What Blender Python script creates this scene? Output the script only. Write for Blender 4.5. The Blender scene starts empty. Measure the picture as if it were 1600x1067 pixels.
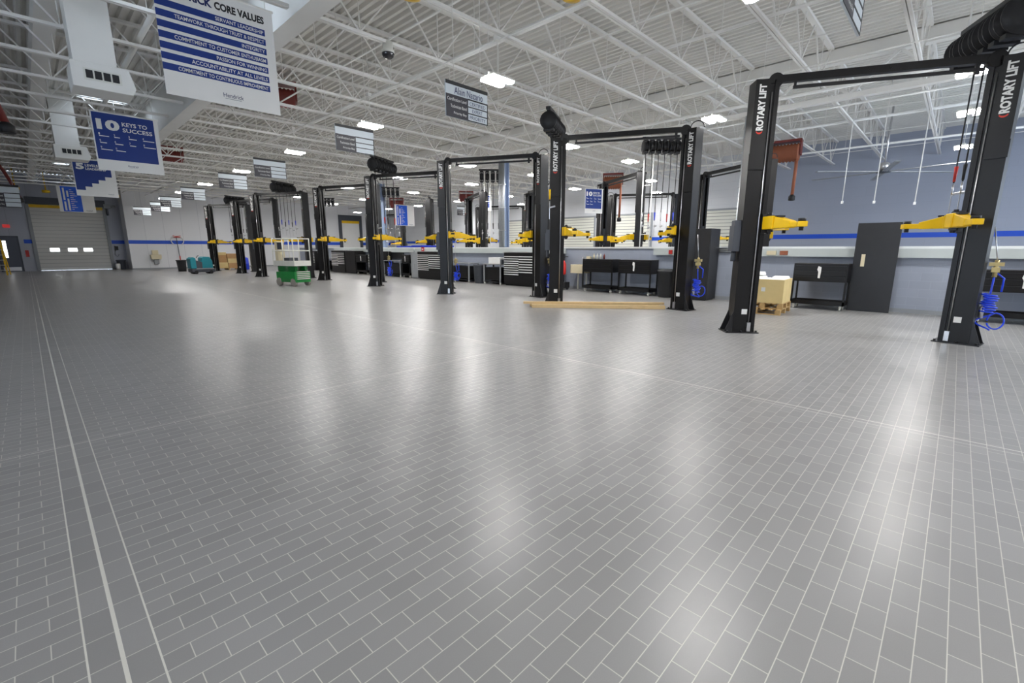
import bpy, bmesh, math, random
from mathutils import Vector, Matrix, Euler
random.seed(7)
S = bpy.context.scene
COL = S.collection
PI = math.pi
def R(a): return math.radians(a)

# ------------------------------------------------------------------ materials
MATS = {}
def mat(name, col, rough=.5, metal=0., spec=.5, noise=0., nscale=6., emit=None, es=0., bump=0., coat=0.):
    m = bpy.data.materials.new(name); m.use_nodes = True
    nt = m.node_tree; b = nt.nodes['Principled BSDF']
    c = (*col, 1)
    b.inputs['Base Color'].default_value = c
    b.inputs['Roughness'].default_value = rough
    b.inputs['Metallic'].default_value = metal
    b.inputs['Specular IOR Level'].default_value = spec
    if coat: b.inputs['Coat Weight'].default_value = coat
    if emit:
        b.inputs['Emission Color'].default_value = (*emit, 1); b.inputs['Emission Strength'].default_value = es
    if noise or bump:
        tc = nt.nodes.new('ShaderNodeTexCoord'); nz = nt.nodes.new('ShaderNodeTexNoise')
        nz.inputs['Scale'].default_value = nscale; nz.inputs['Detail'].default_value = 4
        nt.links.new(tc.outputs['Object'], nz.inputs['Vector'])
        if noise:
            mx = nt.nodes.new('ShaderNodeMix'); mx.data_type = 'RGBA'
            mx.inputs[6].default_value = (*[max(0, x*(1-noise)) for x in col], 1)
            mx.inputs[7].default_value = (*[min(1, x*(1+noise)) for x in col], 1)
            nt.links.new(nz.outputs['Fac'], mx.inputs[0]); nt.links.new(mx.outputs[2], b.inputs['Base Color'])
        if bump:
            bp = nt.nodes.new('ShaderNodeBump'); bp.inputs['Strength'].default_value = bump; bp.inputs['Distance'].default_value = .01
            nt.links.new(nz.outputs['Fac'], bp.inputs['Height']); nt.links.new(bp.outputs['Normal'], b.inputs['Normal'])
    MATS[name] = m
    return m
def srgb(r, g, b):
    f = lambda v: ((v/255+.055)/1.055)**2.4 if v > 10 else v/255/12.92
    return (f(r), f(g), f(b))

black = mat('black_powder_coat', (.009,.0085,.009), .38, 0, .32, .25, 3)
blackm = mat('black_steel', (.02,.02,.022), .4, .2, .5, .2, 5)
rubber = mat('black_rubber', (.022,.022,.024), .45, 0, .3, .2, 9)
yellow = mat('safety_yellow', srgb(238,192,10), .38, 0, .5, .12, 5)
steel = mat('bright_steel', (.62,.62,.63), .28, .9, .5, .08, 20)
galv = mat('galvanized_conduit', (.50,.52,.55), .35, .7, .5, .1, 12)
whitep = mat('white_ceiling_paint', srgb(230,229,225), .5, 0, .4, .05, 2)
deckp = mat('white_deck_paint', srgb(222,220,215), .55, 0, .35, .06, 1.5)
wht = mat('white_vinyl', srgb(228,228,226), .45, 0, .4, .03, 3)
blue = mat('banner_blue', srgb(22,52,128), .45, 0, .4, .06, 4)
bluel = mat('banner_bright_blue', srgb(30,92,215), .45, 0, .4, .06, 4)
navy = mat('navy_ink', srgb(24,38,92), .5, 0, .4, .05, 4)
ink = mat('black_ink', (.02,.02,.022), .5, 0, .4, .1, 4)
dkpan = mat('charcoal_sign_panel', srgb(48,46,54), .45, 0, .4, .08, 6)
grysign = mat('pale_sign_board', srgb(206,214,220), .4, 0, .4, .03, 4)
redink = mat('red_ink', srgb(205,55,40), .5, 0, .4, .05, 4)
stripeb = mat('blue_wall_stripe', srgb(30,82,200), .45, 0, .4, .05, 2)
colblue = mat('blue_grey_column_paint', srgb(150,165,190), .4, 0, .45, .06, 2)
ledgem = mat('pale_grey_raceway', srgb(190,197,196), .4, 0, .45, .05, 3)
shelfw = mat('white_ledge_top', srgb(225,228,228), .3, 0, .5, .04, 3)
hoseb = mat('blue_air_hose_plastic', srgb(25,70,225), .3, 0, .5, .1, 8)
wood = mat('pine_wood', srgb(208,180,134), .55, 0, .35, .16, 7)
woodd = mat('pallet_wood', srgb(190,158,108), .65, 0, .3, .22, 8)
ply = mat('plywood', srgb(222,198,140), .55, 0, .35, .1, 4)
foam = mat('white_foam', srgb(238,238,236), .8, 0, .2, .04, 10)
card = mat('brown_cardboard', srgb(190,150,105), .75, 0, .25, .12, 5)
green = mat('scissor_green', srgb(30,135,62), .42, 0, .5, .15, 6)
offw = mat('worn_white_steel', srgb(222,222,214), .45, 0, .45, .1, 6)
cream = mat('cream_plastic', srgb(222,210,178), .5, 0, .4, .05, 6)
teal = mat('teal_plastic', srgb(20,130,145), .4, 0, .5, .1, 5)
dgrey = mat('dark_grey_plastic', srgb(72,76,84), .5, 0, .4, .1, 6)
mgrey = mat('mid_grey_paint', srgb(150,154,158), .45, 0, .45, .06, 4)
tyre = mat('grey_tyre', srgb(150,145,138), .7, 0, .3, .15, 10)
orange = mat('orange_hose', srgb(152,90,64), .55, 0, .4, .12, 8)
redpaint = mat('red_paint', srgb(190,40,34), .4, 0, .5, .1, 6)
brownred = mat('dark_red_steel', srgb(116,42,36), .45, 0, .5, .15, 6)
plastb = mat('blue_plastic', srgb(28,60,200), .4, 0, .5, .08, 5)
bin_m = mat('black_bin_plastic', srgb(40,41,44), .45, 0, .5, .12, 6)
brass = mat('brass_fitting', srgb(205,185,130), .35, .6, .5, .1, 14)
dome_m = mat('smoked_dome', (.012,.012,.016), .08, 0, .6, .1, 4, coat=.5)
doorgrey = mat('grey_door_paint', srgb(84,90,104), .45, 0, .45, .06, 3)
lampm = mat('lamp_lens', (.9,.9,.9), .4, 0, .3, 0, 1, (1.,.985,.96), 190.)
winglow = mat('daylight_window_pane', (.9,.9,.9), .3, 0, .5, 0, 1, (.95,.98,1.), 3.0)
exitm = mat('lit_exit_sign', srgb(190,40,36), .4, 0, .4, 0, 1, srgb(200,60,60), .5)

def block_mat(name, col, mortar, bw=.406, bh=.203, axis='yz', ms=.006, var=.06, bump=.25, rough=.5):
    m = bpy.data.materials.new(name); m.use_nodes = True; nt = m.node_tree; b = nt.nodes['Principled BSDF']
    tc = nt.nodes.new('ShaderNodeTexCoord'); sp = nt.nodes.new('ShaderNodeSeparateXYZ'); cb = nt.nodes.new('ShaderNodeCombineXYZ')
    nt.links.new(tc.outputs['Object'], sp.inputs[0])
    nt.links.new(sp.outputs['XYZ'.index(axis[0].upper())], cb.inputs[0]); nt.links.new(sp.outputs['XYZ'.index(axis[1].upper())], cb.inputs[1])
    br = nt.nodes.new('ShaderNodeTexBrick'); br.inputs['Scale'].default_value = 1
    br.inputs['Brick Width'].default_value = bw; br.inputs['Row Height'].default_value = bh; br.inputs['Mortar Size'].default_value = ms; br.inputs['Mortar Smooth'].default_value = .2
    br.inputs['Color1'].default_value = (*[c*(1-var) for c in col], 1); br.inputs['Color2'].default_value = (*[c*(1+var) for c in col], 1); br.inputs['Mortar'].default_value = (*mortar, 1)
    nt.links.new(cb.outputs[0], br.inputs['Vector']); nt.links.new(br.outputs['Color'], b.inputs['Base Color'])
    bp = nt.nodes.new('ShaderNodeBump'); bp.inputs['Strength'].default_value = bump; bp.inputs['Distance'].default_value = .006; bp.invert = True
    nt.links.new(br.outputs['Fac'], bp.inputs['Height']); nt.links.new(bp.outputs['Normal'], b.inputs['Normal'])
    b.inputs['Roughness'].default_value = rough
    return m
blk = block_mat('painted_block_grey', srgb(158,165,180), srgb(165,172,186), var=.03, bump=.15)
blkx = block_mat('painted_block_grey_end', srgb(176,180,190), srgb(186,190,198), axis='xz')
panw = block_mat('pale_wall_panels', srgb(226,227,230), srgb(196,198,203), 1.2, 30., 'xz', .012, .015, .1)
pany = block_mat('lit_side_wall_panels', srgb(216,218,222), srgb(198,200,205), 2.4, .406, 'yz', .005, .015, .06)
pang = block_mat('dark_grey_wall_panels', srgb(176,180,192), srgb(154,158,169), 1.2, 30., 'xz', .012, .02, .1)
pangy = block_mat('grey_wall_panels', srgb(158,164,179), srgb(152,158,173), 2.4, .406, 'yz', .005, .015, .06)
slat = block_mat('roll_door_slats', srgb(216,215,211), srgb(165,165,165), 30., .26, 'xz', .012, .02, .6)
slatw = block_mat('white_sectional_slats', srgb(226,226,216), srgb(70,72,76), 30., .19, 'yz', .012, .01, .5)

def floor_mat():
    m = bpy.data.materials.new('grey_floor_tiles'); m.use_nodes = True; nt = m.node_tree; N = nt.nodes; L = nt.links
    b = N['Principled BSDF']
    tc = N.new('ShaderNodeTexCoord')
    def mapn(loc):
        mp = N.new('ShaderNodeMapping'); mp.inputs['Location'].default_value = loc; L.new(tc.outputs['Object'], mp.inputs['Vector']); return mp
    tile1, tile2, grout = srgb(139,138,138), srgb(148,147,147), srgb(200,198,191)
    def brick(mp, w, h, off, ms):
        br = N.new('ShaderNodeTexBrick'); br.inputs['Scale'].default_value = 1; br.offset = off
        br.inputs['Brick Width'].default_value = w; br.inputs['Row Height'].default_value = h
        br.inputs['Mortar Size'].default_value = ms; br.inputs['Mortar Smooth'].default_value = .15
        br.inputs['Color1'].default_value = (*tile1, 1); br.inputs['Color2'].default_value = (*tile2, 1); br.inputs['Mortar'].default_value = (*grout, 1)
        L.new(mp.outputs[0], br.inputs['Vector']); return br
    field = brick(mapn((-.04+.1, -.0095, 0)), .2, .0985, .5, .0021)
    strip = brick(mapn((.0645, -.0095, 0)), .1048, .197, 0., .002)
    sep = N.new('ShaderNodeSeparateXYZ'); L.new(tc.outputs['Object'], sep.inputs[0])
    def mth(op, a, bb=None, cc=None):
        n = N.new('ShaderNodeMath'); n.operation = op
        for i, v in enumerate((a, bb, cc)):
            if v is None: continue
            if isinstance(v, (int, float)): n.inputs[i].default_value = v
            else: L.new(v, n.inputs[i])
        return n.outputs[0]
    X, Y = sep.outputs[0], sep.outputs[1]
    def near(v, c, hw): return mth('LESS_THAN', mth('ABSOLUTE', mth('SUBTRACT', v, c)), hw)
    instrip = near(X, .0405, .1045)
    mx = N.new('ShaderNodeMix'); mx.data_type = 'RGBA'
    L.new(instrip, mx.inputs[0]); L.new(field.outputs['Color'], mx.inputs[6]); L.new(strip.outputs['Color'], mx.inputs[7])
    # control joints: straight lines every 5.27 m across x and 5.1 m across y, wider pale caulk on the main one
    lines = None
    for e in (near(X, .038, .0075), near(X, -.064, .0035), near(X, .145, .0035), near(X, 5.31, .007), near(X, 5.22, .003), near(X, 10.6, .006), near(Y, 5.095, .0045), near(Y, 10.25, .0045), near(Y, 15.4, .0045), near(Y, 20.6, .005), near(X, -5.2, .0045)):
        lines = e if lines is None else mth('MAXIMUM', lines, e)
    mx2 = N.new('ShaderNodeMix'); mx2.data_type = 'RGBA'
    L.new(lines, mx2.inputs[0]); L.new(mx.outputs[2], mx2.inputs[6]); mx2.inputs[7].default_value = (*srgb(212,210,203), 1)
    nz = N.new('ShaderNodeTexNoise'); nz.inputs['Scale'].default_value = 220; nz.inputs['Detail'].default_value = 2; L.new(tc.outputs['Object'], nz.inputs['Vector'])
    nz2 = N.new('ShaderNodeTexNoise'); nz2.inputs['Scale'].default_value = .35; nz2.inputs['Detail'].default_value = 3; L.new(tc.outputs['Object'], nz2.inputs['Vector'])
    hs = N.new('ShaderNodeHueSaturation'); L.new(mx2.outputs[2], hs.inputs['Color'])
    L.new(mth('ADD', mth('MULTIPLY_ADD', nz.outputs['Fac'], .12, .88), mth('MULTIPLY', nz2.outputs['Fac'], .12)), hs.inputs['Value'])
    L.new(hs.outputs['Color'], b.inputs['Base Color'])
    L.new(mth('MULTIPLY_ADD', nz2.outputs['Fac'], .07, .29), b.inputs['Roughness'])
    b.inputs['Specular IOR Level'].default_value = .5
    fac = mth('MAXIMUM', field.outputs['Fac'], lines)
    bp = N.new('ShaderNodeBump'); bp.inputs['Strength'].default_value = .2; bp.inputs['Distance'].default_value = .002; bp.invert = True
    L.new(fac, bp.inputs['Height']); L.new(bp.outputs['Normal'], b.inputs['Normal'])
    return m

# ------------------------------------------------------------------ mesh builder
class M:
    def __init__(s): s.v = []; s.f = []; s.mi = []; s.sm = []
    def _add(s, vs, fs, mi=0, sm=False):
        o = len(s.v); s.v += [tuple(p) for p in vs]
        for f in fs: s.f.append([o+i for i in f]); s.mi.append(mi); s.sm.append(sm)
        return s
    def box(s, x0, x1, y0, y1, z0, z1, mi=0, rot=None, piv=None):
        vs = [Vector((x, y, z)) for z in (z0, z1) for (x, y) in ((x0,y0),(x1,y0),(x1,y1),(x0,y1))]
        if rot is not None:
            c = Vector(piv) if piv else Vector(((x0+x1)/2,(y0+y1)/2,(z0+z1)/2)); m = Euler(rot).to_matrix()
            vs = [c+m@(v-c) for v in vs]
        return s._add(vs, [(3,2,1,0),(4,5,6,7),(0,1,5,4),(1,2,6,5),(2,3,7,6),(3,0,4,7)], mi)
    def bar(s, p, q, w, h, mi=0, w2=None, h2=None, up=(0,0,1)):
        p, q = Vector(p), Vector(q); d = (q-p).normalized(); u = Vector(up)
        if abs(d.dot(u)) > .98: u = Vector((1,0,0))
        a = d.cross(u).normalized(); b = a.cross(d).normalized()
        w2 = w if w2 is None else w2; h2 = h if h2 is None else h2
        vs = [c+a*sx*ww/2+b*sz*hh/2 for c, ww, hh in ((p,w,h),(q,w2,h2)) for sx, sz in ((-1,-1),(1,-1),(1,1),(-1,1))]
        return s._add(vs, [(3,2,1,0),(4,5,6,7),(0,1,5,4),(1,2,6,5),(2,3,7,6),(3,0,4,7)], mi)
    def cyl(s, p, q, r, n=12, r2=None, mi=0, caps=True):
        p, q = Vector(p), Vector(q); d = (q-p).normalized(); u = Vector((0,0,1)) if abs(d.z) < .9 else Vector((1,0,0))
        a = d.cross(u).normalized(); b = d.cross(a).normalized(); r2 = r if r2 is None else r2
        o = len(s.v)
        for c, rr in ((p,r),(q,r2)):
            for i in range(n):
                t = 2*PI*i/n; s.v.append(tuple(c+a*math.cos(t)*rr+b*math.sin(t)*rr))
        for i in range(n):
            j = (i+1) % n; s.f.append([o+i,o+j,o+n+j,o+n+i]); s.mi.append(mi); s.sm.append(True)
        if caps:
            s.f.append([o+i for i in range(n)][::-1]); s.mi.append(mi); s.sm.append(False)
            s.f.append([o+n+i for i in range(n)]); s.mi.append(mi); s.sm.append(False)
        return s
    def lathe(s, prof, c=(0,0,0), n=20, axis='z', mi=0, a0=0.):
        o = len(s.v); c = Vector(c)
        for r, h in prof:
            for i in range(n):
                t = a0+2*PI*i/n; x, y = r*math.cos(t), r*math.sin(t)
                s.v.append(tuple(c+Vector({'z':(x,y,h),'x':(h,x,y),'y':(x,h,y)}[axis])))
        for k in range(len(prof)-1):
            for i in range(n):
                j = (i+1) % n; s.f.append([o+k*n+i,o+k*n+j,o+(k+1)*n+j,o+(k+1)*n+i]); s.mi.append(mi); s.sm.append(True)
        s.f.append([o+i for i in range(n)][::-1]); s.mi.append(mi); s.sm.append(False)
        k = (len(prof)-1)*n; s.f.append([o+k+i for i in range(n)]); s.mi.append(mi); s.sm.append(False)
        return s
    def tube(s, pts, r, n=8, mi=0):
        pts = [Vector(p) for p in pts]; o = len(s.v); a = None
        for k, p in enumerate(pts):
            d = (pts[min(k+1,len(pts)-1)]-pts[max(k-1,0)]).normalized()
            if a is None:
                u = Vector((0,0,1)) if abs(d.z) < .9 else Vector((1,0,0)); a = d.cross(u).normalized()
            else: a = (a-d*a.dot(d)).normalized()
            b = d.cross(a)
            for i in range(n):
                t = 2*PI*i/n; s.v.append(tuple(p+a*math.cos(t)*r+b*math.sin(t)*r))
        for k in range(len(pts)-1):
            for i in range(n):
                j = (i+1) % n; s.f.append([o+k*n+i,o+k*n+j,o+(k+1)*n+j,o+(k+1)*n+i]); s.mi.append(mi); s.sm.append(True)
        s.f.append([o+i for i in range(n)][::-1]); s.mi.append(mi); s.sm.append(False)
        k = (len(pts)-1)*n; s.f.append([o+k+i for i in range(n)]); s.mi.append(mi); s.sm.append(False)
        return s
    def prism(s, poly, z0, z1, axis='z', mi=0):
        n = len(poly); P = {'z':lambda a,b,h:(a,b,h),'y':lambda a,b,h:(a,h,b),'x':lambda a,b,h:(h,a,b)}[axis]
        vs = [P(a,b,z0) for a,b in poly]+[P(a,b,z1) for a,b in poly]
        fs = [list(range(n))[::-1], [n+i for i in range(n)]]+[(i,(i+1)%n,n+(i+1)%n,n+i) for i in range(n)]
        return s._add(vs, fs, mi)
    def quad(s, a, b, c, d, mi=0): return s._add([a,b,c,d], [(0,1,2,3)], mi)
    def mesh(s, name, mats):
        me = bpy.data.meshes.new(name); me.from_pydata(s.v, [], s.f); me.update()
        for m in (mats if isinstance(mats, (list,tuple)) else [mats]): me.materials.append(m)
        me.polygons.foreach_set('material_index', s.mi); me.polygons.foreach_set('use_smooth', s.sm)
        bm = bmesh.new(); bm.from_mesh(me); bmesh.ops.recalc_face_normals(bm, faces=bm.faces); bm.to_mesh(me); bm.free()
        return me
    def build(s, name, mats, parent=None, bevel=0.):
        o = bpy.data.objects.new(name, s.mesh(name, mats)); COL.objects.link(o)
        if parent: o.parent = parent
        if bevel:
            b = o.modifiers.new('bevel', 'BEVEL'); b.width = bevel; b.segments = 2; b.limit_method = 'ANGLE'; b.angle_limit = R(40)
        return o

def tag(o, label=None, cat=None, group=None, kind=None):
    if label: o['label'] = label
    if cat: o['category'] = cat
    if group: o['group'] = group
    if kind: o['kind'] = kind
    return o
def thing(name, label, cat, loc=(0,0,0), rz=0., group=None):
    o = bpy.data.objects.new(name, None); COL.objects.link(o); o.empty_display_size = .2
    o.location = loc; o.rotation_euler = (0,0,rz)
    return tag(o, label, cat, group)
def structure(o, label=None): return tag(o, label, None, None, 'structure')
def copy_tree(o, parent=None):
    c = o.copy(); COL.objects.link(c)
    if parent: c.parent = parent
    for ch in list(o.children): copy_tree(ch, c)
    return c
def dup(o, loc, rz, label, group=None):
    c = copy_tree(o); c.location = loc; c.rotation_euler = (0,0,rz); c['label'] = label
    if group: c['group'] = group
    return c

_tx = {}
def text_mesh(body, x0, x1, z0, z1, off=0., keep=False):
    """lettering as a flat mesh in the local XZ plane, facing -Y, filling the box exactly"""
    k = (body, off)
    if k not in _tx:
        cu = bpy.data.curves.new('lettering', 'FONT'); cu.body = body; cu.offset = off; cu.resolution_u = 3; cu.extrude = 0
        t = bpy.data.objects.new('lettering_tmp', cu); COL.objects.link(t)
        dg = bpy.context.evaluated_depsgraph_get(); dg.update()
        me = bpy.data.meshes.new_from_object(t.evaluated_get(dg)); bpy.data.objects.remove(t)
        _tx[k] = ([v.co.copy() for v in me.vertices], [list(p.vertices) for p in me.polygons])
    vs, fs = _tx[k]
    ax, bx = min(v.x for v in vs), max(v.x for v in vs); ay, by = min(v.y for v in vs), max(v.y for v in vs)
    sx, sz = (x1-x0)/(bx-ax), (z1-z0)/(by-ay)
    return [((v.x-ax)*sx+x0, 0., (v.y-ay)*sz+z0) for v in vs], fs
def add_text(m, body, x0, x1, z0, z1, y=0., mi=0, off=0., tf=None):
    vs, fs = text_mesh(body, x0, x1, z0, z1, off)
    vs = [tf(v) if tf else (v[0], y, v[2]) for v in vs]
    m._add(vs, fs, mi)
    return m

# ------------------------------------------------------------------ the shell
XW, YE, YG, XL, YB, XD = 15.3, 45.5, 47.5, -9., -8., 28.
ZD = 6.69           # underside of the roof deck
ZC = 5.59           # bottom of the joists
fl = M().quad((XL,YB,0),(XD,YB,0),(XD,YG,0),(XL,YG,0)).build('floor', floor_mat()); structure(fl)

SKY = [(1.95,3.25,21.05,22.4),(1.9,3.2,39.2,40.6),(1.95,3.25,9.4,10.8),(19.0,20.6,-3.0,-1.0)]
def deck():
    m = M(); x = XL; p = .2; zt = ZD+.075
    while x < XD-.01:
        prof = [(x,ZD),(x+.07,ZD),(x+.10,zt),(x+.17,zt),(x+.2,ZD)]
        cuts = sorted((s[2], s[3]) for s in SKY if s[0]-.01 <= x and x+p <= s[1]+.06)
        segs = []; y = YB
        for a, b in cuts: segs.append((y,a)); y = b
        segs.append((y,YG))
        for a, b in segs:
            o = len(m.v); m.v += [(px,a,pz) for px,pz in prof]+[(px,b,pz) for px,pz in prof]
            for i in range(4): m.f.append([o+i,o+5+i,o+6+i,o+1+i]); m.mi.append(0); m.sm.append(False)
        x += p
    return m
o = deck().build('ceiling', deckp); structure(o)
for i, (a,b,c,d) in enumerate(SKY):
    cm = M()
    for q in ((a-.06,a,c-.06,d+.06),(b,b+.06,c-.06,d+.06),(a,b,c-.06,c),(a,b,d,d+.06)): cm.box(*q, ZD-.05, ZD+.45)
    structure(cm.build('window_%d' % (10+i), whitep))

def wall(name, quads, m, boxes=()):
    w = M()
    for q in quads: w.box(*q)
    o = w.build(name, m); structure(o); return o
wall('wall_left', [(XL-.2,XL,YB,2.0,0,ZD+.6),(XL-.2,XL,2.0,8.5,0,.6),(XL-.2,XL,2.0,8.5,4.0,ZD+.6),(XL-.2,XL,8.5,YG,0,ZD+.6)], pangy)
wall('wall_back', [(XL,12.,YB-.2,YB,0,ZD+.6),(12.,24.,YB-.2,YB,0,1.),(12.,24.,YB-.2,YB,4.6,ZD+.6),(24.,XD,YB-.2,YB,0,ZD+.6)], blkx)
wall('wall_end', [(5.5,XD,YE,YG,0,ZD)], panw)
wall('wall_garage', [(XL,.6,YG,YG+.2,0,ZD),(4.5,5.5,YG,YG+.2,0,ZD),(.6,4.5,YG,YG+.2,4.75,ZD)], pang)
wall('wall_right', [(XD,XD+.2,YB,8.2,0,ZD+.6)], pangy)
wall('wall_far', [(XD,XD+.2,8.2,YG,0,ZD+.6)], pany)  # paler copy of the grey panels; brighter light is put into the colour
wall('wall_middle', [(XW,XW+.2,YB,38.5,0,1.6)], blk)
structure(M().box(XW-.06,XW+.26,YB+.02,38.5,1.6,1.66).build('trim_1', shelfw))
# raceway boxes fixed along the half wall under its ledge
rc = M()
for a, b in ((YB+.02,4.55),(6.55,7.7),(11.6,22.1),(22.2,32.0)): rc.box(XW-.16,XW-.002,a,b,1.38,1.598)
structure(rc.build('trim_2', ledgem))
st = M().box(XD-.012,XD-.001,YB,YE,2.10,2.32); structure(st.build('trim_3', stripeb))
st = M().box(5.5,XD-.02,YE-.012,YE-.001,1.93,2.2); structure(st.build('trim_4', stripeb))
st = M().box(4.72,5.49,YG-.012,YG-.001,1.93,2.2).box(.02,.42,YG-.012,YG-.001,1.93,2.2); structure(st.build('trim_5', stripeb))
structure(M().box(XW-.012,XW-.001,YB+.02,38.5,0,.1).build('baseboard_middle', mgrey))
structure(M().box(5.5,XD-.02,YE-.014,YE-.001,0,.1).build('baseboard_end', mgrey))

# big roll-up door at the end of the aisle
d = M().box(.58,4.52,YG+.02,YG+.08,0,4.78).build('door_1', slat); structure(d)
for a in (1.25,2.2,3.05): structure(M().box(a,a+.5,YG+.005,YG+.02,1.36,1.6).build('pane', winglow, d))
structure(M().box(.42,.6,YG-.08,YG+.1,0,4.6).box(4.5,4.68,YG-.08,YG+.1,0,4.6).build('door_frame', mgrey, d))
structure(M().box(.6,4.5,YG-.05,YG+.02,4.42,4.62).build('door_bumper', yellow, d))
structure(M().box(.45,4.65,YG-.5,YG-.02,4.64,5.1).build('door_hood', dgrey, d))
d = M().box(-1.25,-.3,YG-.05,YG-.005,0,2.35).build('door_2', doorgrey); structure(d)
structure(M().box(-1.03,-.86,YG-.06,YG-.05,.95,2.1).build('pane', winglow, d))
structure(M().box(-1.33,-1.25,YG-.06,YG-.004,0,2.43).box(-.3,-.22,YG-.06,YG-.004,0,2.43).box(-1.33,-.22,YG-.06,YG-.004,2.35,2.43).build('door_frame', dgrey, d))
structure(M().box(-1.2,-.35,YG-.056,YG-.05,.05,.3).build('kick_plate', steel, d))
# second roll-up door in the end wall beyond the lifts
d = M().box(22.5,24.4,YE-.06,YE-.01,0,4.1).build('door_3', wht); structure(d)
structure(M().box(22.2,22.5,YE-.12,YE-.005,0,4.9).box(24.4,24.7,YE-.12,YE-.005,0,4.9).box(22.5,24.4,YE-.12,YE-.005,4.35,4.9).build('door_frame', dgrey, d))
structure(M().box(22.5,24.4,YE-.1,YE-.01,4.1,4.35).build('door_bumper', yellow, d))
# white sectional doors in the far side wall
for i, (a, b) in enumerate(((24.2,27.4),(18.8,22.0),(14.5,17.7),(9.3,12.5))):
    d = M().box(XD-.06,XD-.005,a,b,0,3.75).build('door_%d' % (4+i), slatw); structure(d)
    structure(M().box(XD-.1,XD-.004,a-.1,a,0,3.85).box(XD-.1,XD-.004,b,b+.1,0,3.85).box(XD-.1,XD-.004,a,b,3.75,3.85).build('door_frame', mgrey, d))

# ------------------------------------------------------------------ roof structure
def joist(y, spans):
    m = M()
    for x0, x1 in spans:
        m.box(x0+.1,x1-.1,y-.055,y-.008,ZC,ZC+.055).box(x0+.1,x1-.1,y+.008,y+.055,ZC,ZC+.055)
        m.box(x0,x1,y-.06,y+.06,ZD-.07,ZD-.004)
        n = max(2, round((x1-x0)/1.9)); w = (x1-x0)/n
        for i in range(n):
            a = x0+i*w; c = a+w/2
            m.bar((a+.06,y,ZD-.06),(c,y,ZC+.03),.032,.032); m.bar((c,y,ZC+.03),(a+w-.06,y,ZD-.06),.026,.026)
            m.cyl((c,y,ZC+.03),(c,y,ZD-.06),.011,6,caps=False)
    return m
jm = None; k = 0
n = -4
while True:
    y = 1.21+1.9*n; n += 1
    if y < YB+.3: continue
    if y > YE-.6: break
    if jm is None:
        jm = joist(0,[(XL,3.78),(4.07,XW-.12),(XW+.12,XD)]).mesh('roof_joist', whitep)
    o = bpy.data.objects.new('roof_joist', jm); COL.objects.link(o); o.location = (0,y,0)
    structure(o)
# deep girder along the aisle and the joist girder above the half wall
g = M().box(3.74,4.10,YB,YE+1.9,5.5,5.53).box(3.74,4.10,YB,YE+1.9,ZD-.03,ZD).box(3.78,4.06,YB,YE+1.9,5.53,ZD-.03)
structure(g.build('ceiling_beam', whitep))
g = M().box(XW-.02,XW+.22,YB,YE-.01,6.33,6.66).box(XW,XW+.2,YB,YE-.01,5.42,5.54)
y = YB+.2
while y < YE-2:
    g.bar((XW+.1,y,6.35),(XW+.1,y+.95,5.52),.06,.06); g.bar((XW+.1,y+.95,5.52),(XW+.1,y+1.9,6.35),.06,.06); y += 1.9
structure(g.build('ceiling_beam', whitep))
structure(M().box(.76,1.10,YB,YG-.01,6.05,6.4).build('ceiling_beam', whitep))
for yc in (4.95,15.3,25.8,36.9):
    c = M()
    c.box(XW-.0,XW+.02,yc-.16,yc+.16,1.66,5.42).box(XW+.28,XW+.3,yc-.16,yc+.16,1.66,5.42).box(XW+.02,XW+.28,yc-.015,yc+.015,1.66,5.42)
    structure(c.build('steel_column', colblue))
PIPES = [(7.3,ZC+.16,.055,'white sprinkler main hung in the roof trusses left of the lifts'),
         (6.92,ZC-.04,.014,'thin white conduit feeding the nearest row of lamps'),
         (9.9,ZC+.12,.03,'slim white pipe crossing the roof trusses above the near lifts'),
         (12.6,ZC-.04,.014,'thin white conduit feeding the second row of lamps'),
         (14.6,ZC-.05,.045,'white pipe under the trusses just before the half wall'),
         (16.5,ZC-.05,.03,'slim white pipe under the trusses just past the half wall'),
         (19.4,ZC+.12,.045,'white pipe in the trusses over the second bay'),
         (23.4,ZC-.05,.04,'white pipe under the trusses near the far side wall'),
         (2.2,ZC+.14,.05,'white pipe in the trusses left of the deep roof beam')]
for x, z, r, lb in PIPES:
    p = M().cyl((x,YB+.05,z),(x,YE-.02,z),r,10)
    yy = YB+.5
    while yy < YE-1: p.bar((x,yy,z),(x,yy,ZD-.002),.012,.012); yy += 3.8
    tag(p.build('ceiling_pipe', whitep), lb, 'pipe')
br = M()
for x in (5.6,8.4,11.3,18.0,21.5,25.0,-2.,-5.): br.box(x-.02,x+.02,YB,YE-.02,ZC+.056,ZC+.075)
structure(br.build('trim_6', whitep))

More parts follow.
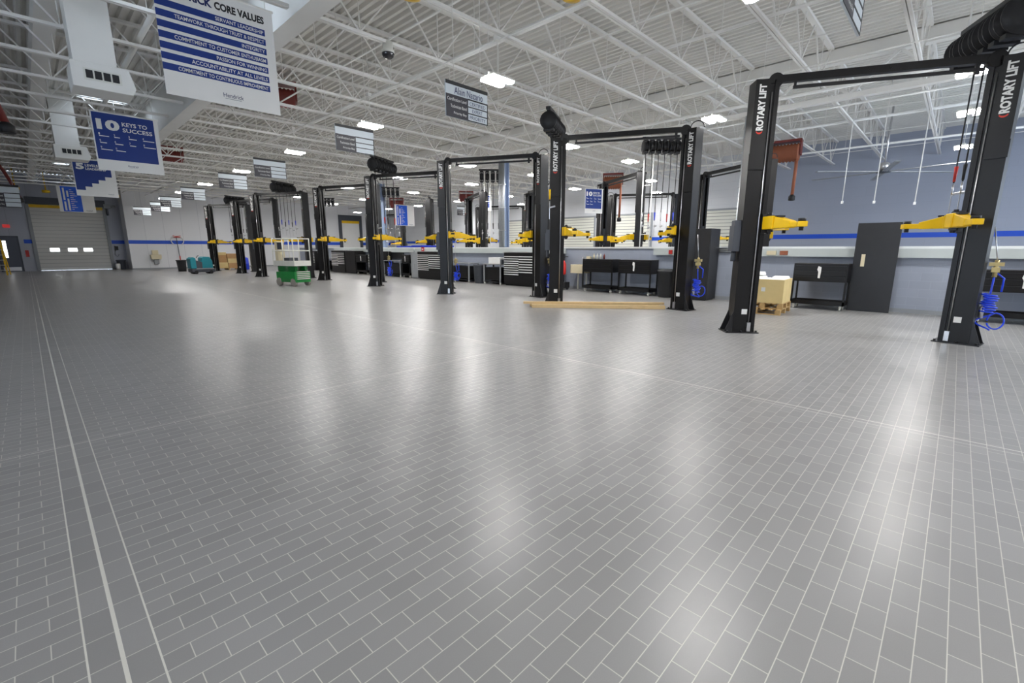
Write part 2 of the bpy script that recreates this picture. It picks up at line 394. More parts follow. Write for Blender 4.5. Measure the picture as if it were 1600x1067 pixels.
# ------------------------------------------------------------------ high-bay lamps
def lamp():
    t = thing('high_bay_lamp', '', 'lamp', group='high bay lamps under the roof')
    hm = M().box(-.30,.30,-.05,.05,.045,.10)
    for s in (-1,1): hm.box(-.27,.27,min(s*.058,s*.222),max(s*.058,s*.222),.024,.062)
    hm.build('housing', offw, t)
    for s in (-1,1):
        poly = [(-.25,s*.055),(.25,s*.055),(.29,s*.13),(.25,s*.215),(-.25,s*.215),(-.29,s*.13)]
        M().prism(poly if s > 0 else poly[::-1], 0., .022).build('lens', lampm, t)
    M().cyl((0,0,.1),(0,0,ZD-4.8-.004),.008,6).box(-.05,.05,-.05,.05,ZC-4.8-.06,ZC-4.8+.03).build('hanger', whitep, t)
    return t
proto = lamp(); used = False; ZL = 4.8
rows = [('in the row nearest the camera', 6.88, [2.3,7.0,11.85,16.9,22.6,28.4,33.6,38.5]),
        ('in the second row, before the half wall', 12.62, [.3,4.98,9.55,14.55,19.35,24.5,31.0,40.2]),
        ('in the third row, just past the half wall', 16.3, [.29,4.85,9.45,14.2,18.5,23.7,29.4,34.0]),
        ('in the fourth row, over the second bay', 21.5, [.38,11.3,15.8,21.0,25.8,30.7,35.0,40.2]),
        ('in the fifth row, by the white doors', 26.1, [13.3,17.35,24.,31.])]
added_rows = [('in the added row behind the camera', -2.6, [-5.6,-1.6]), ('in the added row behind the camera on the right', 1.8, [-6.2,-2.4])]  # unseen lamps added to brighten the floor near the camera
ords = ['first','second','third','fourth','fifth','sixth','seventh','eighth','ninth']
rows[0][2].insert(0, -2.5); rows[1][2].insert(0, -4.4)  # one more unseen lamp added to each row, lifting the near floor
for rn, x, ys in rows+added_rows:
    for i, y in enumerate(ys):
        lb = 'twin-lens lamp, %s from the right %s' % (ords[i], rn)
        if not used: proto.location = (x,y,ZL); proto['label'] = lb; used = True
        else: dup(proto, (x,y,ZL), 0., lb)

# ------------------------------------------------------------------ two-post lifts
ZT = 4.5
PROF = [(.20,.06),(.20,.15),(.13,.15),(.13,.115),(.05,.115),(.05,.15),(-.20,.15),(-.20,-.15),(.05,-.15),(.05,-.115),(.13,-.115),(.13,-.15),(.20,-.15),(.20,-.06),
        (.175,-.06),(.175,-.085),(-.17,-.085),(-.17,.085),(.175,.085),(.175,.06)]
def tpl(v, ang, off):   # column frame -> lift frame
    c, s = math.cos(ang), math.sin(ang)
    return (off[0]+v[0]*c-v[1]*s, off[1]+v[0]*s+v[1]*c, v[2])
def xf(m, ang, off):
    m.v = [tpl(v, ang, off) for v in m.v]; return m
def make_lift():
    t = thing('two_post_lift', '', 'vehicle lift', group='two-post lifts')
    H2 = 1.7
    for side in (1,-1):            # +1 left column, -1 right column
        off = (0, side*H2)
        # opening looks at the partner, turned toward the wall (+x)
        ang = R(-90+12) if side > 0 else R(90-35)
        sb = -1 if side > 0 else 1  # which flank faces the aisle
        col = xf(M().prism(PROF, .018, ZT), ang, off).build('column', black, t)
        bp = M().box(-.34,.27,-.22,.22,0,.018)
        for yy in (-.13,.13): bp.prism([(-.34,.018),(-.2,.018),(-.2,.42)], yy-.008, yy+.008, 'y')
        for q in ((-.3,-.18),(-.3,.18),(.23,-.18),(.23,.18),(-.05,-.19),(-.05,.19)): bp.cyl((q[0],q[1],.018),(q[0],q[1],.05),.018,8)
        xf(bp, ang, off).build('base_plate', blackm, col)
        xf(M().cyl((.09,.135,.03),(.09,.135,4.3),.012,8).cyl((.09,-.135,.03),(.09,-.135,4.3),.012,8).box(.06,.125,-.165,-.12,.03,.2).box(.06,.125,.12,.165,.03,.2), ang, off).build('lift_rod', steel, col)
        xf(M().cyl((-.02,0,.05),(-.02,0,2.1),.045,10), ang, off).build('ram', galv, col)
        # cover with the lettering
        bb = sb*.151
        cv = M().box(-.205,.04,*sorted((bb,bb+sb*.022)),3.25,4.5).box(-.215,.05,*sorted((bb,bb+sb*.028)),3.0,3.27)
        xf(cv, ang, off).build('cover', black, col)
        lt = M(); fy = bb+sb*.0245
        # letters run upward: text x -> z, text z -> across the face
        sgn = -sb
        def tf(v): return (-.08-sgn*(v[2]-.055), fy, v[0])
        add_text(lt, 'ROTARY LIFT', 3.66, 4.42, -.005, .118, tf=tf, off=.045)
        xf(lt, ang, off).build('lettering', wht, col)
        mk = M(); pts = []
        for i in range(9):
            a = R(-70+140*i/8); pts.append((math.cos(a)*.06, math.sin(a)*.06))
        P = [(p[1],p[0]) for p in pts]
        for i in range(8):
            a, b = P[i], P[i+1]
            mk.quad((-.08+a[0],fy,3.66-a[1]),(-.08+b[0],fy,3.66-b[1]),(-.08+b[0]*.82,fy,3.66-b[1]*.55),(-.08+a[0]*.82,fy,3.66-a[1]*.55))
        xf(mk, ang, off).build('emblem', redink, col)
        xf(M().box(-.06,.04,*sorted((bb,bb+sb*.004)),.36,.46), ang, off).build('sticker', wht, col)
        # carriage and arms
        cr = M().box(.13,.30,-.19,.19,1.88,2.22).box(.02,.2,-.055,.055,1.75,2.5).box(.2,.3,-.26,.26,1.9,1.94).box(.2,.3,-.26,.26,2.16,2.2)
        cr.cyl((.25,-.22,1.86),(.25,-.22,2.24),.035,10).cyl((.25,.22,1.86),(.25,.22,2.24),.035,10)
        xf(cr, ang, off).build('carriage', blackm, t)
        xf(M().box(.13,.17,-.10,-.02,1.55,1.86,0), ang, off).build('hanging_tag', offw, t)
        piv = tpl((.25,0,0), ang, off)
        inn = -side
        for sx in (1,-1):
            pv = tpl((.25, -.22 if (sx > 0) == (side < 0) else .22, 0), ang, off)
            dx, dy = sx*.707, inn*.707
            if sx < 0: dx, dy = (-.99, inn*.12) if side < 0 else (-.88, inn*.47)
            am = M()
            p0 = (pv[0]-dx*.06, pv[1]-dy*.06); p1 = (pv[0]+dx*.56, pv[1]+dy*.56); p2 = (pv[0]+dx*.76, pv[1]+dy*.76)
            am.bar((p0[0],p0[1],2.06),(pv[0]+dx*.2,pv[1]+dy*.2,2.06),.22,.23); am.bar((pv[0]+dx*.2,pv[1]+dy*.2,2.055),(p1[0],p1[1],2.01),.17,.21,0,.13,.12)
            am.bar((p1[0]-dx*.25,p1[1]-dy*.25,2.005),(p2[0],p2[1],2.005),.11,.09)
            am.box(p2[0]-.075,p2[0]+.075,p2[1]-.075,p2[1]+.075,1.96,2.05)
            ar = am.build('swing_arm', yellow, t, .012)
            M().cyl((p2[0],p2[1],1.90),(p2[0],p2[1],2.06),.035,10).cyl((p2[0],p2[1],2.05),(p2[0],p2[1],2.10),.06,12).build('arm_pad', rubber, ar)
            M().bar((pv[0]+dx*.1,pv[1]+dy*.1,2.165),(pv[0]+dx*.3,pv[1]+dy*.3,2.165),.12,.03).build('arm_latch', blackm, ar)
    bm = M().bar((0,H2-.12,ZT+.02),(0,-H2+.12,ZT+.02),.1,.12)
    for s in (1,-1):
        bm.cyl((-.07,s*(H2-.17),ZT),(.07,s*(H2-.17),ZT),.12,16).box(-.12,.12,s*H2-.14,s*H2+.14,ZT-.06,ZT+.02)
    for q in (-.15,.15): bm.cyl((-.06,q,ZT+.03),(-.05,q,ZT+.03),.02,8)
    ob = bm.build('overhead_beam', black, t)
    M().bar((-.02,H2-.45,ZT-.13),(-.02,-H2+.3,ZT-.13),.04,.05).box(-.03,.0,-H2+.36,-H2+.42,ZT-.2,ZT).box(-.03,.0,H2-.5,H2-.46,ZT-.13,ZT).build('shutoff_bar', rubber, ob)
    arc = [(-.05, -H2-.1+.16*math.cos(R(a)), ZT+.03+.16*math.sin(R(a))) for a in range(0,181,15)]
    M().tube(arc, .012, 6).build('hose_loop', rubber, ob)
    xf(M().box(-.33,-.2,-.11,.11,1.55,2.02).box(-.31,-.2,-.09,.09,2.02,2.12).cyl((-.26,0,1.36),(-.26,0,1.56),.045,10), R(-78), (0,H2)).build('control_box', dgrey, t)
    return t
def place_lift(proto, L, Rr, label, group):
    u = Vector((L[0]-Rr[0], L[1]-Rr[1])); rz = math.atan2(-u.x, u.y); c = ((L[0]+Rr[0])/2,(L[1]+Rr[1])/2,0)
    if proto.get('label'): return dup(proto, c, rz, label, group)
    proto.location = c; proto.rotation_euler = (0,0,rz); proto['label'] = label; proto['group'] = group; return proto
LP = make_lift()
near = [((9.55,2.9),(11.0,-.13),'black two-post lift with yellow arms nearest the camera, one post by the crate'),
        ((10.45,8.28),(11.95,5.2),'black two-post lift with yellow arms standing behind the wooden planks'),
        ((10.3,13.15),(11.85,10.05),'third black two-post lift from the right, in front of the white-handled tool chest'),
        ((10.3,18.1),(11.8,14.9),'fourth black two-post lift from the right, reel bank above its left post'),
        ((10.4,23.4),(11.8,20.05),'fifth black two-post lift, its left post just right of the green scissor lift'),
        ((9.2,28.8),(10.75,25.6),'sixth black two-post lift, its left post just left of the green scissor lift'),
        ((9.6,33.6),(10.9,30.4),'seventh black two-post lift, beside the blue barrel'),
        ((9.25,38.4),(10.9,35.3),'farthest black two-post lift of the near row, beside the teal floor scrubber')]
for L, Rr, lb in near: place_lift(LP, L, Rr, lb, 'two-post lifts of the near row')
far = [((19.4,7.9),(17.7,4.95),'black two-post lift past the half wall, behind the conduit-clad column'),
       ((18.9,12.3),(17.15,9.4),'black two-post lift past the half wall, behind the first black service carts'),
       ((19.3,17.3),(17.4,14.3),'black two-post lift past the half wall, behind the middle tool chest'),
       ((18.6,21.4),(17.1,18.5),'black two-post lift past the half wall, behind the white box on the workbench'),
       ((19.2,26.3),(17.1,23.2),'black two-post lift past the half wall, right of the hanging bright blue banner'),
       ((25.0,11.7),(23.3,14.4),'black two-post lift by the white sectional doors, in the farthest row at right'),
       ((24.75,22.6),(23.1,25.4),'black two-post lift by the white sectional doors, middle of the farthest row'),
       ((23.6,36.2),(21.9,39.0),'black two-post lift in the farthest row, beside the yellow-topped white door')]
for L, Rr, lb in far: place_lift(LP, L, Rr, lb, 'two-post lifts beyond the half wall')

# ------------------------------------------------------------------ hose reel banks
def reel_bank(name_lb, loc, rz, n, drops, rr=.23, pitch=.26, grp='hose reel banks under the roof'):
    t = thing('hose_reel_bank', name_lb, 'hose reels', loc, rz, grp)
    w = n*pitch
    b = M().box(-w/2,w/2,-.06,.06,rr+.03,rr+.10)
    top = ZD-.03-loc[2]
    b.build('bracket', blackm, t)
    for x in (-w/2+.08,w/2-.08): M().box(x-.012,x+.012,-.012,.012,rr+.09,top+.02).build('hanger_rod', whitep, t)
    for i in range(n):
        x = -w/2+pitch*(i+.5); h = pitch*.36
        rm = M().lathe([(.05,-h),(rr,-h),(rr,-h+.02),(rr*.62,-h+.025),(rr*.74,-h*.3),(rr*.74,h*.3),(rr*.62,h-.025),(rr,h-.02),(rr,h),(.05,h)], (x,0,0), 22, 'x')
        rm.box(x-h*.8,x+h*.8,-.05,.05,rr*.8,rr+.04).box(x-.07,x+.07,-rr*.6,rr*.6,-rr-.03,-rr*.85)
        rl = rm.build('reel', rubber, t)
        zl, em = drops[i % len(drops)]
        if zl:
            hm = M().tube([(x,-.05,-rr*.9),(x+.01,-.06,-rr-.4),(x,-.05,zl+.2-loc[2]),(x,-.05,zl-loc[2])], .013, 6)
            ho = hm.build('hose', rubber, rl)
            M().cyl((x,-.05,zl+.02-loc[2]),(x,-.05,zl+.28-loc[2]),.02,8,.03).build('hose_end', em, rl)
            M().cyl((x,-.05,zl-.02-loc[2]),(x,-.05,zl-.2-loc[2]),.014,8).bar((x,-.05,zl-.2-loc[2]),(x+.02,-.2,zl-.16-loc[2]),.05,.04).bar((x,-.05,zl-.2-loc[2]),(x,-.05,zl-.5-loc[2]),.012,.012).build('nozzle', steel, rl)
    return t
RB = math.atan2(.44,.9)
reel_bank('large bank of black hose reels above the post at the right edge', (11.3,.12,4.98), RB, 6, [(0,0),(0,0),(0,0),(2.75,ink),(2.75,redpaint),(0,0)], .27)
reel_bank('bank of black hose reels seen end on, above the planks', (10.62,8.6,4.93), RB, 5, [(2.9,yellow),(2.85,ink),(2.9,redpaint),(2.8,plastb)])
reel_bank('bank of black hose reels above the fourth lift from the right', (10.75,17.75,4.92), RB, 6, [(2.6,ink),(0,0),(2.6,redpaint)])
reel_bank('bank of black hose reels over the beam of the sixth lift', (10.6,28.1,4.92), RB, 6, [(2.8,ink),(2.9,plastb)])
reel_bank('farthest bank of black hose reels in the near row', (10.95,38.1,4.92), RB, 6, [(2.7,ink)])
reel_bank('bank of six black reels above the half wall, left of the third post', (15.45,7.8,4.98), R(-42), 6, [(2.55,steel),(2.5,redpaint),(2.55,plastb)], .2, .22)
reel_bank('bank of four black reels beside the conduit column at middle', (15.6,16.4,4.9), R(-42), 4, [(2.5,ink)])
reel_bank('bank of black reels behind the fourth lift post from the right', (15.6,25.0,4.85), R(-35), 4, [(2.2,ink),(2.3,steel)])
reel_bank('small far bank of black reels right of the fifth lift post', (15.6,33.5,4.85), R(-35), 4, [(0,0)])

# ------------------------------------------------------------------ hanging technician signs
def sign(label, x, y, name=None, rows=None, zb=3.74, w=.93, h=.55, grp='technician signs over the bays', rz=0.):
    t = thing('hanging_sign', label, 'sign', (x,y,zb), rz, grp)
    M().box(0,w,-.012,.012,0,h).build('board', grysign, t)
    M().box(0,w,-.016,-.012,h*.90,h).box(0,w,-.016,-.012,0,h*.03).box(w*.985,w,-.016,-.012,0,h*.63).box(w*.5,w,-.016,-.012,h*.60,h*.64).box(w*.5,w,-.016,-.012,h*.395,h*.425).box(w*.5,w,-.016,-.012,h*.205,h*.235).build('frame_lines', ink, t)
    M().box(0,w*.51,-.017,-.012,h*.0,h*.63).build('caption_panel', dkpan, t)
    if name: add_text(M(), name, w*.19, w*.87, h*.665, h*.865, -.0165).build('lettering', navy, t)
    if rows:
        for k, s in enumerate(rows): add_text(M(), s, w*(.545 if k != 1 else .61), w*(.94 if k != 1 else .86), h*(.455-.195*k), h*(.555-.195*k), -.0165).build('lettering', navy, t)
    for k, s in enumerate(('Certification Level','Technician Band','Priority Bay')): add_text(M(), s, w*(.03+.07*k), w*.47, h*(.46-.19*k), h*(.55-.19*k), -.0175).build('caption', wht, t)
    M().cyl((w*.2,0,h),(w*.2,0,ZD-zb-.004),.006,6).cyl((w*.83,0,h),(w*.83,0,ZD-zb-.004),.006,6).build('hanger_wire', whitep, t)
    return t
sign('grey and black technician sign with the first legible name, left of the nearest full lamp', 5.10, 6.40, 'Alain Nazario', ('CERTIFIED','EXPERT','PRIORITY'))
sign('grey and black technician sign second from the named one, beside the second lamp', 5.09, 10.28)
sign('grey and black technician sign third along the row, above the sixth lift', 5.15, 15.76)
sign('grey technician sign fourth along the row, beside a lamp', 5.18, 19.60)
sign('pale technician sign fifth along the row, over the teal floor scrubber', 5.16, 25.36)
sign('pale technician sign sixth along the row, hanging before the end wall', 5.24, 30.56)
sign('pale technician sign seventh along the row, overlapping the sixth', 5.45, 34.6, zb=3.74)
sign('farthest pale technician sign, at the corner of the end wall', 5.35, 40.0, zb=3.78)
sign('dark technician sign seen obliquely, cut by the top of the photo', 5.5, 1.1, zb=3.82, w=.98, h=.6)
sign('pale technician sign at the left edge above the exit sign', -.75, 28.5, zb=3.25, h=.9)
sign('small dark sign hanging past the half wall, right of the fourth post', 18.6, 22.5, zb=3.6, w=.9)

# ------------------------------------------------------------------ hanging banners
def banner(label, x, y, z0, w, h, draw, rz=0.):
    t = thing('hanging_banner', label, 'banner', (x,y,z0), rz, 'hanging banners')
    M().box(0,w,-.006,.006,0,h).build('sheet', wht, t)
    draw(t, w, h)
    wm = M()
    for q in (.06,.94): wm.cyl((w*q,0,h-.01),(w*q,0,max(h+.05,ZD-z0-.004)),.006,6)
    wm.cyl((-.02,0,h),(w+.02,0,h),.018,8).build('hanger', whitep, t)
    return t
def logo(t, x, z, s, n='logo'):
    m = M(); add_text(m, 'Hendrick', x-s, x+s, z, z+s*.42, -.0075); m.build(n, navy, t)
    M().box(x-s*.85,x+s*.75,-.0075,-.006,z-s*.16,z-s*.10).build(n+'_underline', mgrey, t)
def core(t, w, h):
    bl = M(); z = h*.80; rows = ['SERVANT LEADERSHIP','TEAMWORK THROUGH TRUST & RESPECT','INTEGRITY','COMMITMENT TO CUSTOMER ENTHUSIASM','PASSION FOR WINNING','ACCOUNTABILITY AT ALL LEVELS','COMMITMENT TO CONTINUOUS IMPROVEMENT']
    tx = M(); st = h*.089
    for k, s in enumerate(rows):
        zz = h*.805-st*k
        bl.box(w*.0,w*.915,-.0075,-.006,zz-st*.66,zz)
        L = min(.78, .0238*len(s)); add_text(M(), s, w*(.90-L), w*.90, zz-st*.52, zz-st*.14, -.0082, 0, .01).build('lettering', wht, t)
    bl.build('stripes', blue, t)
    hd = M(); add_text(hd, 'HENDRICK', w*.05, w*.455, h*.855, h*.925, -.0075, 0, .045); hd.build('heading', navy, t)
    hd = M(); add_text(hd, 'CORE VALUES', w*.475, w*.915, h*.855, h*.925, -.0075, 0, .045); hd.build('heading', ink, t)
    logo(t, w*.56, h*.075, w*.09)
def keys(t, w, h):
    M().box(w*.02,w*.93,-.0075,-.006,h*.19,h*.985).build('blue_panel', blue, t)
    m = M(); add_text(m, '10', w*.07, w*.40, h*.70, h*.88, -.0082, 0, .05); add_text(m, 'KEYS TO', w*.44, w*.82, h*.80, h*.87, -.0082, 0, .02); add_text(m, 'SUCCESS', w*.44, w*.89, h*.70, h*.77, -.0082, 0, .02)
    m.build('heading', wht, t)
    ws = ['Commitment','Focus','Teamwork','Communication','Vision','Attitude','Energy','Accountability','Perseverance','Leadership']
    pos = [(0,0),(1,0),(2,0),(3,0),(0,1),(1,1),(2,1),(3,1),(0,2),(1,2)]
    for (c, r), s in zip(pos, ws):
        x = w*(.08+.215*c); z = h*(.60-.115*r)
        q = M(); add_text(q, str(pos.index((c,r))+1), x, x+w*.02, z+h*.008, z+h*.045, -.0082); q.box(x+w*.005,x+w*(.03+.0115*len(s)),-.0082,-.0075,z-h*.017,z-h*.003); q.build('list_entry', wht, t)
    logo(t, w*.52, h*.09, w*.08)
def levels(t, w, h):
    m = M(); pts = [(w*.02,h*.985),(w*.90,h*.985)]
    x0, x1, z0, z1 = w*.06, w*.90, h*.16, h*.56
    n = 5; p = [(w*.02,h*.985),(w*.02,z0)]
    for k in range(n):
        a = x0+(x1-x0)*(k)/n if k else w*.02; b = x0+(x1-x0)*(k+1)/n; z = z0+(z1-z0)*k/(n-1)
        p += [(a,z),(b,z)]
    p += [(w*.90,h*.985)]
    m.prism(p[1:] + [p[0]], -.0075, -.006, 'y'); m.build('stepped_blue_panel', blue, t)
    q = M(); add_text(q, '5', w*.08, w*.27, h*.72, h*.89, -.0082, 0, .05); add_text(q, 'LEVELS OF', w*.30, w*.76, h*.81, h*.88, -.0082, 0, .03); add_text(q, 'LEADERSHIP', w*.30, w*.80, h*.72, h*.785, -.0082, 0, .03)
    q.build('heading', wht, t); logo(t, w*.82, h*.07, w*.07)
def rot90(t, w, h):
    M().box(w*.10,w*.64,-.0075,-.006,h*.02,h*.98).build('blue_panel', bluel, t)
    for k in range(11): M().box(w*.34,w*(.40+.14*((k*37%10)/10)),-.0082,-.0075,h*(.10+.075*k),h*(.118+.075*k)).build('text_line', wht, t)
    
    for a, b, c, d in ((.15,.20,.06,.40),(.15,.20,.46,.92),(.25,.30,.06,.52),(.25,.30,.58,.82)): M().box(w*a,w*b,-.0082,-.0075,h*c,h*d).build('upright_line', wht, t)
    logo(t, w*.82, h*.06, w*.09)
banner('large white banner with seven blue stripes of white writing, nearest the camera', 1.68, 8.3, 3.72, 1.52, 1.50, core)
banner('blue banner headed with a big number ten, second in the row', 1.70, 17.2, 3.70, 1.46, 1.50, keys, R(0))
banner('white banner with a stepped blue panel and a big five, third in the row', 1.76, 25.9, 3.68, 1.30, 1.42, levels)
banner('bright blue and white banner half hidden behind the stepped one', 1.72, 37.6, 3.66, 1.55, 1.45, rot90)
banner('bright blue and white banner hanging past the half wall', 17.3, 27.4, 3.1, 1.55, 1.35, rot90)
banner('dark blue banner hanging past the half wall, before the white doors', 17.5, 12.3, 3.15, .9, 1.05, keys, R(-25))
banner('dark blue banner half hidden behind far lift posts', 20.4, 22.4, 4.0, 1.0, .95, keys)

# ------------------------------------------------------------------ heaters / air boxes, duct, reels, cameras
def airbox(label, x, y, z):
    t = thing('air_unit', label, 'air unit', (x,y,z), 0, 'ceiling air units')
    M().prism([(0,0),(.86,0),(.92,.12),(.84,.44),(.02,.44),(0,.42)], 0, .7, 'y').build('casing', whitep, t, .01)
    for k in range(4):
        M().box(.2+.125*k,.30+.125*k,-.012,-.002,.17,.31).build('vent_opening', ink, t)
    M().box(.17,.71,-.006,-.001,.14,.34).build('grille_frame', offw, t)
    M().box(.06,.68,.08,.62,.44,ZD-z-.005).build('duct', whitep, t)
airbox('white boxed air unit with four dark vents, left of the striped banner', 1.03, 12.0, 4.50)
airbox('smaller-looking white air unit with dark vents, farther down the aisle', 1.15, 22.4, 4.6)

t = thing('dome_camera', 'dark dome camera hanging from a roof truss near the top', 'camera', (5.6,8.82,5.33))
M().lathe([(.001,-.005),(.05,.0),(.10,.03),(.125,.08),(.125,.10)], (0,0,0), 18).build('dome', dome_m, t)
M().lathe([(.125,.10),(.125,.15),(.10,.17),(.1,.30)], (0,0,0), 18).build('mount', offw, t)
for x, y, z, lb in ((5.25,7.45,5.85,'yellow drum at the top edge, left of centre'),(7.22,5.45,5.85,'yellow drum at the top edge, right of centre')):
    t = thing('ceiling_drum', lb, 'drum', (x,y,z), 0, 'yellow ceiling drums')
    M().lathe([(.10,0),(.2,.02),(.21,.10),(.19,.12)], (0,0,0), 20).build('yellow_cap', yellow, t)
    M().lathe([(.19,.12),(.21,.13),(.21,.2),(.06,.22),(.05,ZD-z)], (0,0,0), 20).build('mount', offw, t)
for x, y, z, lb in ((.12,44.6,5.3,'small yellow drum under the roof left of the roll-up door'),(1.55,45.6,5.3,'small yellow drum above the roll-up door'),(5.3,46.3,5.35,'small yellow drum right of the roll-up door')):
    t = thing('ceiling_drum', lb, 'drum', (x,y,z), 0, 'yellow ceiling drums')
    M().lathe([(.10,0),(.2,.02),(.21,.14),(.19,.18)], (0,0,0), 16).cyl((0,0,.17),(0,0,ZD-z),.03,8).build('yellow_cap', yellow, t)

def exhaust_reel(label, x, y, z, drop, rz=0., r=.33):
    t = thing('exhaust_hose_reel', label, 'hose reel', (x,y,z), rz, 'red exhaust hose reels')
    M().box(-.5,.5,-.22,.22,.36,.44).box(-.5,-.45,-.2,.2,-.1,.4).box(.45,.5,-.2,.2,-.1,.4).build('frame', brownred, t)
    for q in (-.37,.37): M().box(q-.01,q+.01,-.01,.01,.43,ZD-z-.004).build('hanger_rod', whitep, t)
    d = M(); prof = []
    for k in range(9):
        a = -.44+.11*k; prof += [(r*.86,a),(r,a+.055)]
    d.lathe(prof[:-1], (0,0,0), 20, 'x'); d.build('hose_coil', orange if drop else brownred, t)
    if drop:
        M().tube([(.38,-.1,-.2),(.40,-.16,-.5),(.38,-.16,-drop)], .055, 10).build('hose', orange, t)
        M().lathe([(.06,0),(.11,-.06),(.11,-.2),(.05,-.22)], (.38,-.16,-drop), 12).build('nozzle', rubber, t)
exhaust_reel('red exhaust reel with hanging orange hose, right of the nearest left post', 20.0, 5.15, 5.05, 1.5, R(-84))
exhaust_reel('red exhaust reel with hanging orange hose over the second bay, left of a reel bank', 21.0, 13.1, 4.85, 1.7, R(-58))
exhaust_reel('red exhaust reel past the half wall, left of the middle conduit column', 21.5, 25.0, 5.0, 0, R(-40), .3)
exhaust_reel('red exhaust reel above the hanging bright blue banner past the half wall', 19.5, 30.5, 4.8, 0, R(-40), .3)
exhaust_reel('red exhaust reel seen through trusses right of the number ten banner', 5.67, 28.75, 6.05, 0, R(-10), .28)
exhaust_reel('red exhaust reel seen through trusses just behind the striped banner', 5.95, 15.45, 6.05, 0, R(-20), .28)
t = thing('exhaust_hose', 'rusty red exhaust hose hanging at the far left', 'hose', (.16,34.0,0), 0)
M().tube([(-.5,0,ZD-.003),(-.5,0,ZC+.02),(-.35,0,5.3),(-.12,0,4.6),(.02,0,4.05)], .07, 10).build('hose_body', brownred, t)
M().lathe([(.07,.05),(.14,-.02),(.14,-.2)], (.02,0,4.02), 12).build('nozzle', rubber, t)

t = thing('exhaust_hose', 'rusty red exhaust hose at the upper left edge of the photo', 'hose', (.13,17.0,0), 0)
M().tube([(-.5,0,ZD-.003),(-.45,0,6.0),(-.2,0,5.3),(-.02,0,4.55)], .08, 10).build('hose_body', brownred, t)
M().lathe([(.08,.05),(.15,-.02),(.15,-.2)], (-.02,0,4.52), 12).build('nozzle', rubber, t)

t = thing('ceiling_fan', 'large slim-bladed ceiling fan seen edge on at upper right', 'fan', (22.5,2.45,4.35))
M().cyl((0,0,.12),(0,0,ZD-4.35-.004),.03,10).lathe([(.08,.1),(.16,.12),(.16,.34),(.09,.38)], (0,0,0), 16).build('motor', steel, t)
M().lathe([(.05,.0),(.22,.02),(.22,.08),(.05,.10)], (0,0,0), 18).build('hub', dgrey, t)
for k in range(6):
    a = R(60*k+14); M().bar((math.cos(a)*.2,math.sin(a)*.2,.05),(math.cos(a)*2.5,math.sin(a)*2.5,.05),.16,.025).build('blade', mgrey, t)

# conduits on the steel columns
def conduits(label, yc, n, bend):
    m = M()
    for k in range(n):
        y = yc+.12-.075*k; x = XW-.06
        if bend:
            rr = .12+.055*k; zb = 1.62-.055*k
            pts = [(x,y,5.42),(x,y,zb+rr)]
            for a in range(15,91,15): pts.append((x,y+rr*(1-math.cos(R(a))),zb+rr*(1-math.sin(R(a)))))
            pts.append((x,yc+.85,zb))
            if k > 2: pts = [(x,y,5.42),(x,y,1.67)]
        else: pts = [(x,y,5.42),(x,y,1.67)]
        m.tube(pts, .028, 8)
    for z in (2.4,3.4,4.4): m.box(XW-.09,XW-.001,yc-.02-.075*(n-2),yc+.17,z,z+.03)
    tag(m.build('conduit_bundle', galv), label, 'conduit', 'conduit bundles on the steel columns')
conduits('bundle of grey conduits bending onto the half wall by the tall black cabinet', 4.95, 5, True)
conduits('bundle of grey conduits on the steel column above the workbench', 15.3, 5, False)
conduits('bundle of grey conduits on the steel column behind the fourth lift', 25.8, 4, False)
conduits('farthest bundle of grey conduits, behind the green scissor lift', 36.9, 3, False)
for x, y, z, lb in ((19.03,3.05,3.15,'first'),(19.03,2.2,3.1,'second'),(19.03,1.2,3.0,'third')):
    tag(M().cyl((x,y,z),(x,y,ZD-.002),.014,6).box(x-.03,x+.03,y-.03,y+.03,z-.08,z).build('air_drop', whitep), 'thin white air drop hanging before the blue-striped wall, %s from the left' % lb, 'pipe', 'white air drops')
for a, b, lb in ((17.2,5.35,'white ladder-like pipe rack nearest the steel column'),(17.0,9.25,'white ladder-like pipe rack before the second far lift'),(17.0,18.3,'white ladder-like pipe rack left of the middle column')):
    m = M().cyl((a,b,0),(a,b,ZC+.02),.022,8).cyl((a+.05,b-.36,0),(a+.05,b-.36,ZC+.02),.022,8)
    for z in (2.15,4.0): m.bar((a,b,z),(a+.05,b-.36,z),.03,.03)
    tag(m.build('pipe_rack', whitep), lb, 'pipe')

